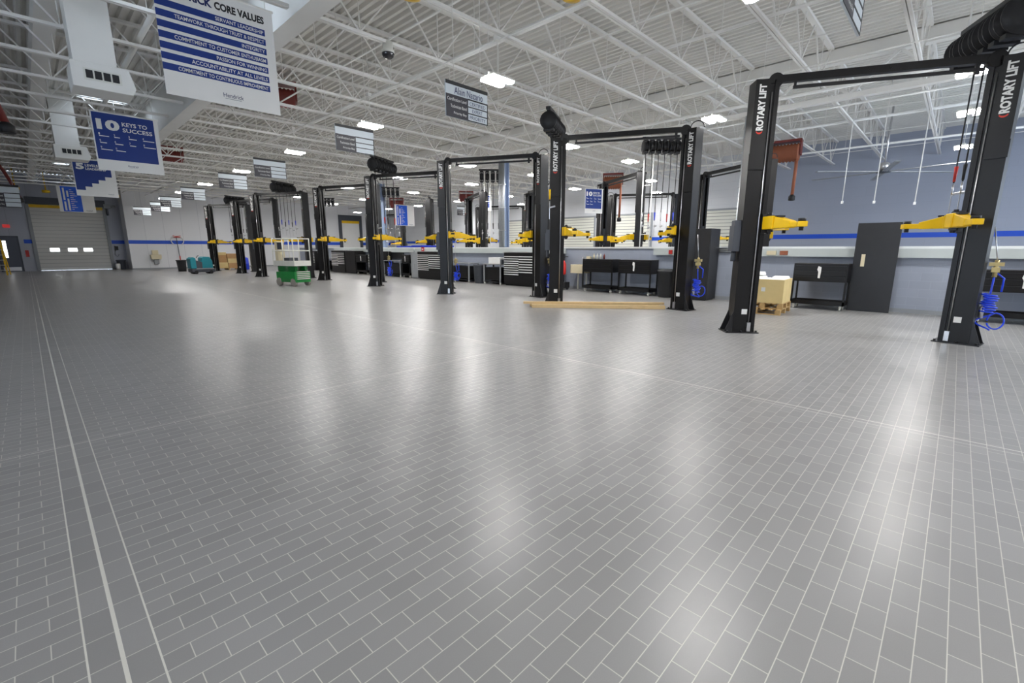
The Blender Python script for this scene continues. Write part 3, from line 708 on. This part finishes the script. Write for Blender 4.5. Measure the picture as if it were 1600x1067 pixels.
# ------------------------------------------------------------------ along the half wall
def wheels(t, w, d, r=.05, m=offw):
    for sx in (-1,1):
        for sy in (-1,1):
            cm = M().cyl((sx*(d/2-.07)-.0,sy*(w/2-.08)-.018,r),(sx*(d/2-.07),sy*(w/2-.08)+.018,r),r,12).box(sx*(d/2-.07)-.025,sx*(d/2-.07)+.025,sy*(w/2-.08)-.025,sy*(w/2-.08)+.025,r*1.2,r*2+.03)
            cm.build('caster', m, t)
def cart(label, y0, y1, xf_=14.55, d=.55, h=1.2, rz=0., rag=True):
    w = abs(y1-y0); t = thing('service_cart', label, 'cart', (xf_+d/2,(y0+y1)/2,0), rz, 'black service carts along the half wall')
    M().box(-d/2,d/2,-w/2,w/2,h-.46,h).build('drawer_box', black, t, .008)
    for k in range(3):
        dr = M().box(-d/2-.018,-d/2-.001,-w/2+.04,w/2-.04,h-.44+.14*k,h-.32+.14*k).build('drawer', black, t)
        M().box(-d/2-.03,-d/2-.018,-w/2+.05,w/2-.05,h-.335+.14*k,h-.32+.14*k).build('handle', blackm, dr)
    for sx in (-1,1):
        for sy in (-1,1): M().box(sx*(d/2-.02)-.02,sx*(d/2-.02)+.02,sy*(w/2-.02)-.02,sy*(w/2-.02)+.02,.13,h-.46).build('leg', black, t)
    M().box(-d/2,d/2,-w/2,w/2,.13,.15).box(-d/2,-d/2+.02,-w/2,w/2,.15,.24).box(d/2-.02,d/2,-w/2,w/2,.15,.24).box(-d/2,d/2,-w/2,-w/2+.02,.15,.24).box(-d/2,d/2,w/2-.02,w/2,.15,.24).build('tray', black, t)
    M().box(-d/2,d/2,-w/2,w/2,h,h+.012).build('top_mat', rubber, t)
    if rag: M().prism([(-.03,h-.08),(.04,h-.05),(.06,h-.14),(.03,h-.2),(.03,h-.36),(-.02,h-.37),(-.03,h-.22)], -d/2-.038, -d/2-.031, 'x').build('paper_tag', foam, t)
    wheels(t, w, d)
    return t
cart('black service cart right of the cream sink, no paper tag', 8.95, 10.25, rag=False)
cart('black service cart with white paper tag beside the round black trash can', 7.45, 8.7)
cart('black service cart between the wooden crate and the leaning black door', 1.98, 3.2, 14.45)
cart('black service cart at the right edge behind the blue hose', -1.75, -.42, 14.45, h=1.14)
cart('black service cart left of the grey steel locker', 22.55, 21.75, h=1.25)
cart('black service cart left of the second tool chest group', 27.8, 26.4, h=1.2)
def chest(label, y0, y1, h=1.42, xf_=14.55, d=.65):
    w = abs(y1-y0); t = thing('tool_chest', label, 'tool chest', (xf_+d/2,(y0+y1)/2,0), 0, 'black tool chests with white pulls')
    M().box(-d/2,d/2,-w/2,w/2,.04,h).box(-d/2+.05,d/2-.05,-w/2+.05,w/2-.05,0,.05).build('body', black, t, .008)
    for c, n, z0 in ((1,9,.42),(-1,7,.52)):
        a, b = (0.012,w/2-.03) if c > 0 else (-w/2+.03,-.012)
        hh = (h-.14-z0)/n
        for k in range(n):
            z = z0+hh*k
            dr = M().box(-d/2-.015,-d/2-.001,a,b,z+.006,z+hh-.006).build('drawer', black, t)
            M().box(-d/2-.036,-d/2-.015,a,b,z+hh-.045,z+hh-.008).build('handle', wht, dr)
    M().box(-d/2-.015,-d/2-.001,-w/2+.03,w/2-.03,.08,.40).build('lower_door', black, t)
    M().box(-d/2-.02,d/2,-w/2-.01,w/2+.01,h,h+.03).build('top_rim', steel, t)
    return t
chest('black two-column tool chest with white pulls behind the second lift post', 14.45, 12.65)
chest('black two-column tool chest with white pulls beside the grey steel locker', 21.0, 19.0)
chest('black tool chest with white pulls left of the tall black cabinet pair', 31.2, 29.3, 1.45)
chest('black tool chest with white pulls partly behind the fourth lift post', 26.2, 24.6)
chest('farthest black tool chest with white pulls, seen through the scissor lift rails', 35.4, 33.9)
def cabinet(label, y0, y1, h, xf_, d, m, hd=True, name='storage_cabinet'):
    w = abs(y1-y0); t = thing(name, label, 'cabinet', (xf_+d/2,(y0+y1)/2,0))
    M().box(-d/2,d/2,-w/2,w/2,.03,h).box(-d/2+.04,d/2-.04,-w/2+.04,w/2-.04,0,.04).build('body', m, t, .008)
    for s in ((-w/2+.015,-.004),(.004,w/2-.015)):
        dr = M().box(-d/2-.015,-d/2-.001,s[0],s[1],.06,h-.03).build('door', m, t)
        if hd:
            y = s[1]-.05 if s[0] < -.005 else s[0]+.05
            M().box(-d/2-.035,-d/2-.015,y-.012,y+.012,h*.48,h*.58).build('handle', steel, dr)
    return t
cabinet('tall black steel cabinet left of the conduit-clad column', 5.50, 6.4, 2.2, 14.45, .74, blackm, False)
cabinet('short black cabinet behind the third lift post', 11.55, 12.2, 1.4, 14.6, .55, black, False)
cabinet('black cabinet beside the second far tool chest', 27.85, 29.2, 1.45, 14.55, .65, black, False)
cabinet('narrow grey steel locker left of the tool chest', 21.05, 21.7, 1.40, 14.6, .6, mgrey)
t = thing('leaning_door', 'black door panel standing against the half wall, right of a cart', 'door panel', (14.93,1.53,0))
M().box(-.03,.03,-.44,.44,0,2.24).build('panel', blackm, t, .004)
M().box(-.036,-.030,.20,.28,1.15,1.46).build('paper_strip', cream, t)

t = thing('trash_can', 'round black trash can between a service cart and a lift post', 'trash can', (14.75,6.95,0))
M().lathe([(.25,0),(.27,.03),(.315,.82),(.335,.83),(.335,.90),(.30,.90),(.29,.8),(.25,.08)], (0,0,0), 26).build('body', bin_m, t)
M().lathe([(.29,.88),(.31,.90),(.30,.92),(.2,.93)], (0,0,0), 26).build('liner', bin_m, t)
t = thing('trash_can', 'dark trash bin standing between the two workbenches', 'trash can', (14.7,16.2,0))
M().lathe([(.24,0),(.26,.03),(.30,.78),(.32,.8),(.32,.86),(.28,.86)], (0,0,0), 22).build('body', dgrey, t)
def bench(label, y0, y1, h=.92, xf_=14.5, d=.7, top=steel):
    w = abs(y1-y0); t = thing('workbench', label, 'workbench', (xf_+d/2,(y0+y1)/2,0), 0, 'workbenches along the half wall')
    M().box(-d/2,d/2,-w/2,w/2,h-.04,h).build('worktop', top, t, .005)
    for sx in (-1,1):
        for sy in (-1,1): M().box(sx*(d/2-.05)-.025,sx*(d/2-.05)+.025,sy*(w/2-.06)-.025,sy*(w/2-.06)+.025,.1,h-.04).build('leg', mgrey if sx < 0 else blackm, t)
    M().box(-d/2+.08,d/2-.05,-w/2+.1,w/2-.1,.18,h-.16).build('drawer_unit', black, t)
    M().box(-d/2+.03,d/2-.03,-w/2+.05,w/2-.05,.1,.13).build('shelf', blackm, t)
    wheels(t, w, d)
bench('workbench with dark drawers left of the trash bin', 18.6, 16.75)
bench('workbench with dark drawers carrying a white box', 15.8, 14.62)
bench('workbench right of the fourth lift post under the black wall panel', 24.5, 22.65)
bench('far workbench seen right of the scissor lift', 33.2, 31.6)
tag(M().box(14.6,14.9,14.75,15.5,.92,1.2).build('white_box', foam, None, .01), 'white box sitting on the workbench by the tool chest', 'box')
tag(M().box(14.6,14.85,14.62,14.73,.92,1.12).build('small_case', dgrey, None, .01), 'small dark case beside the white box on the workbench', 'case')
tag(M().box(XW-.09,XW-.003,23.4,25.2,1.0,1.36).build('wall_panel', blackm), 'black panel fixed on the half wall above a workbench', 'panel')

t = thing('utility_sink', 'cream utility sink on the half wall left of a service cart', 'sink', (14.98,10.62,0))
M().box(-.3,.3,-.3,.3,.66,.70).box(-.3,-.26,-.3,.3,.70,.98).box(.26,.3,-.3,.3,.70,.98).box(-.3,.3,-.3,-.26,.70,.98).box(-.3,.3,.26,.3,.70,.98).build('basin', cream, t, .01)
M().cyl((.24,0,.98),(.24,0,1.2),.018,10).tube([(.24,0,1.2),(.2,0,1.26),(.1,0,1.26),(.06,0,1.2)], .016, 8).build('faucet', steel, t)
M().box(.2,.29,-.28,-.1,1.02,1.3).build('soap_dispenser', cream, t)
M().cyl((.1,-.2,0),(.1,-.2,.66),.03,8).cyl((.1,.2,0),(.1,.2,.66),.03,8).build('leg', offw, t)
for k, (yy, m_) in enumerate(((9.95,cream),(9.8,offw),(9.65,offw),(9.5,brownred))):
    tag(M().lathe([(.035,0),(.035,.13),(.012,.17),(.012,.2)], (14.85,yy,1.213), 12).build('spray_bottle', m_), '%s bottle standing on the service cart beside the sink' % ['cream','first pale','second pale','dark red'][k], 'bottle')
t = thing('fire_extinguisher_cart', 'red cylinder on a black wheeled stand beside the second lift post', 'extinguisher', (14.62,11.2,0))
M().lathe([(.03,.58),(.09,.6),(.10,.66),(.10,1.0),(.05,1.1),(.03,1.14)], (0,0,0), 16).build('cylinder', redpaint, t)
M().box(-.15,.15,-.2,.2,.08,.3).cyl((0,-.12,.3),(0,-.12,.6),.012,6).cyl((0,0,.3),(0,0,.6),.02,8).build('stand', blackm, t)
M().tube([(0,0,1.14),(0,-.03,1.25),(0,-.12,1.3),(0,-.22,1.28)], .014, 6).build('hose', rubber, t)
for sy in (-1,1): M().cyl((0,sy*.2-.015,.08),(0,sy*.2+.015,.08),.08,12).build('wheel', rubber, t)

# blue hoses with regulators hanging on right-hand lift posts
def air_hose(label, x, y, z0=.45, z1=1.35, rz=0., coil=True):
    t = thing('air_hose', label, 'air hose', (x,y,0), rz, 'blue air hoses on the lift posts')
    M().cyl((0,0,z1-.06),(0,0,z1+.22),.03,10).box(-.05,.05,-.05,.05,z1+.02,z1+.1).box(-.03,.03,-.09,.09,z1+.12,z1+.18).build('regulator', brass, t)
    pts = [(0,0,z1-.05)]
    for i in range(70):
        a = i*.72; rr = .07+.02*math.sin(i*.9); pts.append((rr*math.cos(a), rr*math.sin(a)*1.2, z1-.34-.0045*i))
    for i in range(48):
        a = i*.25; pts.append((.03+.10*math.sin(a*.6)*.6, .02-.10*math.cos(a*.5), max(.05,z1-.66-(z1-.66-z0)*i/47)))
    M().tube([(0,0,z1-.05),(.04,-.03,z1+.0),(.06,-.12,z1-.08),(.05,-.12,z1-.3)], .014, 6).tube(pts, .014, 6).build('hose', hoseb, t)
    M().tube([(.03+.03*math.sin(a/10*2*PI), -.12+.10*math.cos(a/10*2*PI), z0+.16+.13*math.sin(a/10*2*PI)) for a in [q*.5 for q in range(20)]], .012, 6).build('hose_loop', hoseb, t)
    M().cyl((0,0,z1+.2),(.08,.1,1.95),.008,6).cyl((0.0,.07,z1-.55),(0,.07,z1-.75),.035,10).build('hook_line', steel, t)
air_hose('blue air hose hanging on the lift post at the right edge', 11.05,-.47,.25,1.2)
air_hose('blue air hose hanging on the right post of the second lift, before the tall cabinet', 12.05,4.86,.35,1.15)
air_hose('blue air hose on the right post of the third lift, left of the red cylinder', 11.95,9.72,.3,1.1)
air_hose('blue air hose on the right post of the fourth lift', 11.9,14.55,.35,1.0)
air_hose('blue air hose bundle right of the fifth lift post', 12.0,19.7,.3,1.05)

# ------------------------------------------------------------------ crate on pallets
def pallet(label, loc, rz, w, d, grp='wooden pallets'):
    t = thing('pallet', label, 'pallet', loc, rz, grp)
    for k in range(7):
        y = -d/2+.05+(d-.1)*k/6; M().box(-w/2,w/2,y-.045,y+.045,.115,.135).build('deck_board', woodd, t)
    for k in range(3):
        x = -w/2+.05+(w-.1)*k/2
        for j in range(3):
            y = -d/2+.06+(d-.12)*j/2; M().box(x-.05,x+.05,y-.06,y+.06,.02,.115).build('block', woodd, t)
        M().box(x-.05,x+.05,-d/2,d/2,0,.02).build('bottom_board', woodd, t)
pallet('wide bottom pallet under the plywood crate', (13.05,3.55,0), R(3), 1.2, 1.15)
pallet('upper pallet directly under the plywood crate', (13.1,3.42,.136), R(3), 1.0, .9)
t = thing('plywood_crate', 'open plywood crate with white foam on a pallet beside the nearest lift', 'crate', (13.1,3.42,.273), R(3))
M().box(-.48,.48,-.43,.43,0,.02).build('bottom', ply, t)
M().box(-.48,-.46,-.43,.43,.02,.58).build('side_panel', ply, t); M().box(.46,.48,-.43,.43,.02,.58).build('side_panel', ply, t)
M().box(-.46,.46,-.43,-.41,.02,.58).build('end_panel', ply, t); M().box(-.46,.46,.41,.43,.02,.58).build('end_panel', ply, t)
M().box(-.484,-.481,-.03,.06,.28,.38).build('paper_label', wht, t)
for k, (x,y,z,sx,sy,sz,lb) in enumerate(((-.23,-.2,.02,.42,.36,.56,'front left'),(.23,-.2,.02,.42,.36,.62,'front right'),(-.23,.2,.02,.42,.36,.64,'rear left'),(.23,.2,.02,.42,.36,.57,'rear right'),(-.2,.2,.665,.26,.26,.09,'topmost'))):
    o = M().prism([(-sx/2,0),(sx/2,0),(sx/2,sz-.06),(sx*.2,sz),(-sx*.3,sz-.02),(-sx/2,sz-.08)], -sy/2, sy/2, 'y').build('foam_block', foam, None, .03)
    o.location = (13.1+x,3.42+y,.2735+z)
    tag(o, '%s white foam packing block in the plywood crate' % lb, 'foam', 'foam blocks in the crate')
# planks
def plank(label, p, q, w, h, z):
    m = M().bar((p[0],p[1],z+h/2),(q[0],q[1],z+h/2),w,h); tag(m.build('wooden_plank', wood, None, .004), label, 'plank', 'planks on the floor')
plank('front wooden plank lying on the tiles before the second lift', (9.5,8.35), (11.75,5.55), .14, .09, 0)
plank('wooden plank lying behind the front one before the second lift', (9.72,8.62), (12.0,5.85), .14, .09, 0)
plank('topmost wooden plank resting on the two lower ones', (9.45,8.62), (11.95,5.68), .14, .06, .09)

# ------------------------------------------------------------------ scissor lift
t = thing('scissor_lift', 'green and white scissor lift platform parked in the aisle', 'scissor lift', (7.98,20.95,0), R(13))
M().prism([(-.36,.16),(.36,.16),(.38,.3),(.38,.62),(-.38,.62),(-.38,.3)], -.68, .35, 'y').build('chassis', green, t, .02)
M().box(-.34,.34,.35,.7,.2,.6).build('rear_box', green, t, .02)
M().box(-.385,-.381,-.5,.3,.34,.44).build('side_panel', green, t)
for sx in (-1,1):
    for sy in (-.5,.5): M().cyl((sx*.38-.05*0,sy,.17),(sx*.38+sx*-.11,sy,.17),.17,18).build('wheel', tyre, t)
ls = M()
for k in range(5):
    z = .30+.075*k; ls.box(-.3,.3,-.74,-.69,z,z+.03)
ls.build('ladder', offw, t)
sc = M()
for k in range(4):
    z = .63+.055*k
    for s in (-1,1): sc.bar((s*.27,-.6,z),(s*.27,.6,z+.05),.05,.04); sc.bar((s*.2,.6,z),(s*.2,-.6,z+.05),.05,.04)
sc.build('scissor_stack', green, t)
M().box(-.40,.40,-.74,.74,.86,.92).box(-.40,-.385,-.74,.74,.92,1.08).box(.385,.40,-.74,.74,.92,1.08).box(-.40,.40,-.74,-.725,.92,1.08).box(-.40,.40,.725,.74,.92,1.08).build('platform', offw, t)
rl = M()
for x in (-.39,.39):
    for y in (-.72,0,.72): rl.cyl((x,y,.92),(x,y,2.0),.022,8)
    for z in (1.5,2.0): rl.cyl((x,-.73,z),(x,.73,z),.022,8)
for y in (-.72,.72):
    for z in (1.5,2.0): rl.cyl((-.39,y,z),(.39,y,z),.022,8)
rl.build('guard_rail', offw, t)
M().box(-.30,.02,.48,.70,.92,1.9).build('operator_panel', cream, t, .02)
M().box(-.37,-.33,.1,.4,1.55,1.85).build('control_box', dgrey, t, .01)
M().box(-.2,.24,-.1,.25,.93,1.2).build('toolbox', dgrey, t, .01)

# ------------------------------------------------------------------ floor scrubber and things by the end wall
t = thing('floor_scrubber', 'teal and grey floor scrubber parked beside the farthest lift', 'floor scrubber', (7.65,35.0,0), R(6))
M().prism([(-.62,.1),(.66,.1),(.66,.32),(-.62,.32)], -.36, .36, 'y').build('base', dgrey, t, .03)
M().prism([(-.05,.32),(.60,.32),(.58,.8),(.46,1.06),(.12,1.08),(-.02,1.0)], -.34, .34, 'y').build('front_tank', teal, t, .05)
M().prism([(-.64,.34),(-.30,.34),(-.34,1.0),(-.5,1.06),(-.66,.95)], -.33, .33, 'y').build('rear_tank', teal, t, .04)
M().prism([(-.36,.32),(0,.32),(0,.74),(-.2,.8),(-.36,.86)], -.33, .33, 'y').build('seat_bay', dgrey, t, .02)
M().box(-.38,.62,-.40,-.36,.30,.36).build('bumper', mgrey, t)
for x in (-.4,.45): M().cyl((x,-.37,.11),(x,.37,.11),.11,14).build('wheel', rubber, t)
M().tube([(-.2,0,1.0),(-.12,0,1.12),(-.05,0,1.14)], .02, 6).build('steering_column', rubber, t)
tag(M().lathe([(.24,0),(.3,.72),(.33,.74),(.33,.8),(.27,.8)], (7.5,39.5,0), 20).build('trash_can', bin_m), 'black bin standing behind the teal floor scrubber', 'trash can')
pallet('pallet under the stack of brown boxes', (10.55,40.4,0), 0, 1.5, 1.1)
bxs = [(-.38,0,.136,.7,.9,.42),(.36,0,.136,.7,.9,.36),(-.40,0,.558,.66,.85,.30),(.34,0,.498,.7,.85,.34),(-.38,.05,.86,.62,.8,.24),(.30,0,.84,.66,.8,.36),(-.36,0,1.102,.6,.7,.2)]
for k, (x,y,z,sx,sy,sz) in enumerate(bxs):
    o = M().box(-sx/2,sx/2,-sy/2,sy/2,0,sz).build('cardboard_box', card if k % 3 else ply, None, .01); o.location = (10.55+x,40.4+y,z)
    tag(o, ['lowest left','lowest right','second left','second right','third left','top right','top left'][k]+' brown box in the stack on the far pallet', 'box', 'brown boxes on the far pallet')
t = thing('barrel', 'blue plastic barrel between the two farthest lifts', 'barrel', (11.55,39.6,0))
M().lathe([(.26,0),(.29,.06),(.29,.4),(.30,.43),(.29,.46),(.28,.85),(.2,.92)], (0,0,0), 20).build('drum', plastb, t)
M().lathe([(.05,.92),(.12,.95),(.12,1.15),(.05,1.25)], (0,0,0), 14).build('white_jug', foam, t)
t = thing('drinking_fountain', 'tan drinking fountain on the white end wall', 'drinking fountain', (7.0,YE-.22,.5))
M().prism([(-.3,.25),(.3,.25),(.34,.5),(.34,.62),(-.34,.62),(-.34,.5)], -.2, .19, 'y').build('basin', cream, t, .02)
M().box(-.2,.2,.05,.219,.62,.95).build('back_panel', cream, t, .02)
M().box(-.15,.15,-.1,.19,-.1,.25).build('lower_cover', mgrey, t, .02)
t = thing('wall_hose_holder', 'white hose looped over a red holder on the end wall', 'hose', (8.55,YE-.1,0))
M().box(-.25,.25,-.06,.09,2.45,2.6).build('holder', redpaint, t)
M().tube([(.42*math.cos(R(a)), -.04, 2.2+.38*math.sin(R(a))) for a in range(-50,231,20)], .035, 8).build('hose', wht, t)
M().cyl((.05,-.04,0.0),(-.05,-.04,2.45),.025,8).build('stand_pole', dgrey, t)
M().cyl((.045,-.045,.1),(.02,-.045,1.0),.04,8).build('red_sleeve', redpaint, t)
tag(M().lathe([(.22,0),(.25,.05),(.28,.62),(.31,.64),(.31,.72),(.25,.74)], (5.0,46.7,0), 18).build('trash_can', dgrey), 'dark bin in the shaded corner right of the roll-up door', 'trash can')
tag(M().lathe([(.13,0),(.15,.4),(.12,.45)], (4.75,46.3,0), 14).build('bucket', foam), 'small white bucket beside the bin by the roll-up door', 'bucket')
t = thing('wall_phone', 'black wall phone with coiled cord right of the roll-up door', 'phone', (4.95,YG-.06,0))
M().box(-.1,.1,-.04,.055,1.45,1.75).box(-.12,-.06,-.09,-.03,1.42,1.78).build('handset', rubber, t)
M().tube([(-.1,-.03,1.42),(-.15,-.03,1.1),(-.02,-.03,.95),(.1,-.03,1.15)], .015, 6).build('cord', rubber, t)
tag(M().box(-.02,.16,YG-.08,YG-.002,1.0,1.45).build('door_control', redpaint), 'small red and black door control left of the roll-up door', 'control')
tag(M().box(-.85,-.5,YG-.06,YG-.002,2.98,3.2).build('exit_sign', exitm, None, .01), 'red lit exit sign above the grey door at far left', 'sign')
t = thing('step_ladder', 'yellow step ladder cut by the left edge of the photo', 'ladder', (-1.15,41.6,0), R(-10))
for s in (-1,1):
    M().bar((s*.26,-.3,0),(s*.18,0,2.1),.05,.08).build('rail', yellow, t); M().bar((s*.24,.5,0),(s*.17,.05,2.05),.04,.05).build('rear_rail', yellow, t)
for k in range(6):
    f = (k+1)/7; M().box(-.26+.08*f,.26-.08*f,-.3+.3*f-.05,-.3+.3*f+.05,2.1*f-.015,2.1*f+.015).build('step', offw, t)
t = thing('operator_motor', 'grey door motor with brackets above the roll-up door', 'motor', (4.75,47.1,4.55))
M().box(-.2,.2,-.15,.15,0,.3).cyl((.2,0,.15),(.5,0,.15),.1,12).build('housing', mgrey, t)
M().box(-.05,.05,-.03,.38,-.5,0).build('bracket', dgrey, t)
# bits beyond the half wall
for x, y, z0, z1, w, lb, m_ in ((16.15,22.9,0,1.78,.5,'blue tote top just showing over the half wall, right of the fourth post',plastb),(16.15,21.0,0,1.76,.7,'blue tote top just showing over the half wall, left of the third post',plastb),(16.15,24.4,0,1.74,.6,'blue bin top just showing over the half wall below the bright blue banner',plastb)):
    t = thing('storage_tote', lb, 'tote', (x,y,0), 0, 'blue totes past the half wall')
    M().box(-.3,.3,-w,w,0,z1-.1).build('bin', m_, t, .02); M().box(-.33,.33,-w-.03,w+.03,z1-.1,z1).build('lid', m_, t, .02)
tag(M().box(XW-.2,XW-.165,12.4,12.6,1.42,1.55).box(XW-.2,XW-.165,7.0,7.12,1.42,1.55).build('outlet_plate', redpaint), 'red outlet plates on the grey raceway', 'outlet')
tag(M().box(XW-.2,XW-.165,3.55,3.75,1.42,1.54).build('outlet_plate', orange), 'orange outlet plate on the raceway above the plywood crate', 'outlet')
tag(M().box(XW-.2,XW-.165,3.85,4.1,1.42,1.54).build('outlet_plate', cream), 'cream outlet plate on the raceway above the plywood crate', 'outlet')
t = thing('safety_sign', 'small red and white sign on the raceway right of the grey locker', 'sign', (XW-.17,21.3,1.43))
M().box(-.02,0,-.12,.12,0,.24).build('plate', redpaint, t); M().box(-.024,-.02,-.06,.06,.08,.16).build('white_mark', wht, t)

# ------------------------------------------------------------------ light, world, camera
w = bpy.data.worlds.new('sky'); S.world = w; w.use_nodes = True; nt = w.node_tree
bg = nt.nodes['Background']; bg.inputs['Color'].default_value = (.72,.84,1.,1); bg.inputs['Strength'].default_value = 8.0

cam = bpy.data.cameras.new('camera'); co = bpy.data.objects.new('camera', cam); COL.objects.link(co)
cam.sensor_width = 36; cam.sensor_fit = 'HORIZONTAL'; cam.lens = 715.54/1600*36; cam.clip_start = .05; cam.clip_end = 200
yaw, pitch, roll = .806287, .200373, .000618
cy, sy, cp, sp = math.cos(yaw), math.sin(yaw), math.cos(pitch), math.sin(pitch)
fw = Vector((sy*cp, cy*cp, -sp)); rt = Vector((cy,-sy,0)); up = rt.cross(fw)
r2 = rt*math.cos(roll)+up*math.sin(roll); u2 = -rt*math.sin(roll)+up*math.cos(roll)
mw = Matrix((r2, u2, -fw)).transposed().to_4x4(); mw.translation = (0,0,1.6); co.matrix_world = mw
S.camera = co
S.view_settings.view_transform = 'Standard'; S.view_settings.look = 'None'; S.view_settings.gamma = 1; S.view_settings.use_curve_mapping = False
S.view_settings.exposure = -.13
S.cycles.use_denoising = True
try: S.cycles.denoiser = 'OPENIMAGEDENOISE'
except Exception: pass
S.cycles.max_bounces = 8; S.cycles.diffuse_bounces = 5; S.cycles.glossy_bounces = 3; S.cycles.sample_clamp_indirect = 6
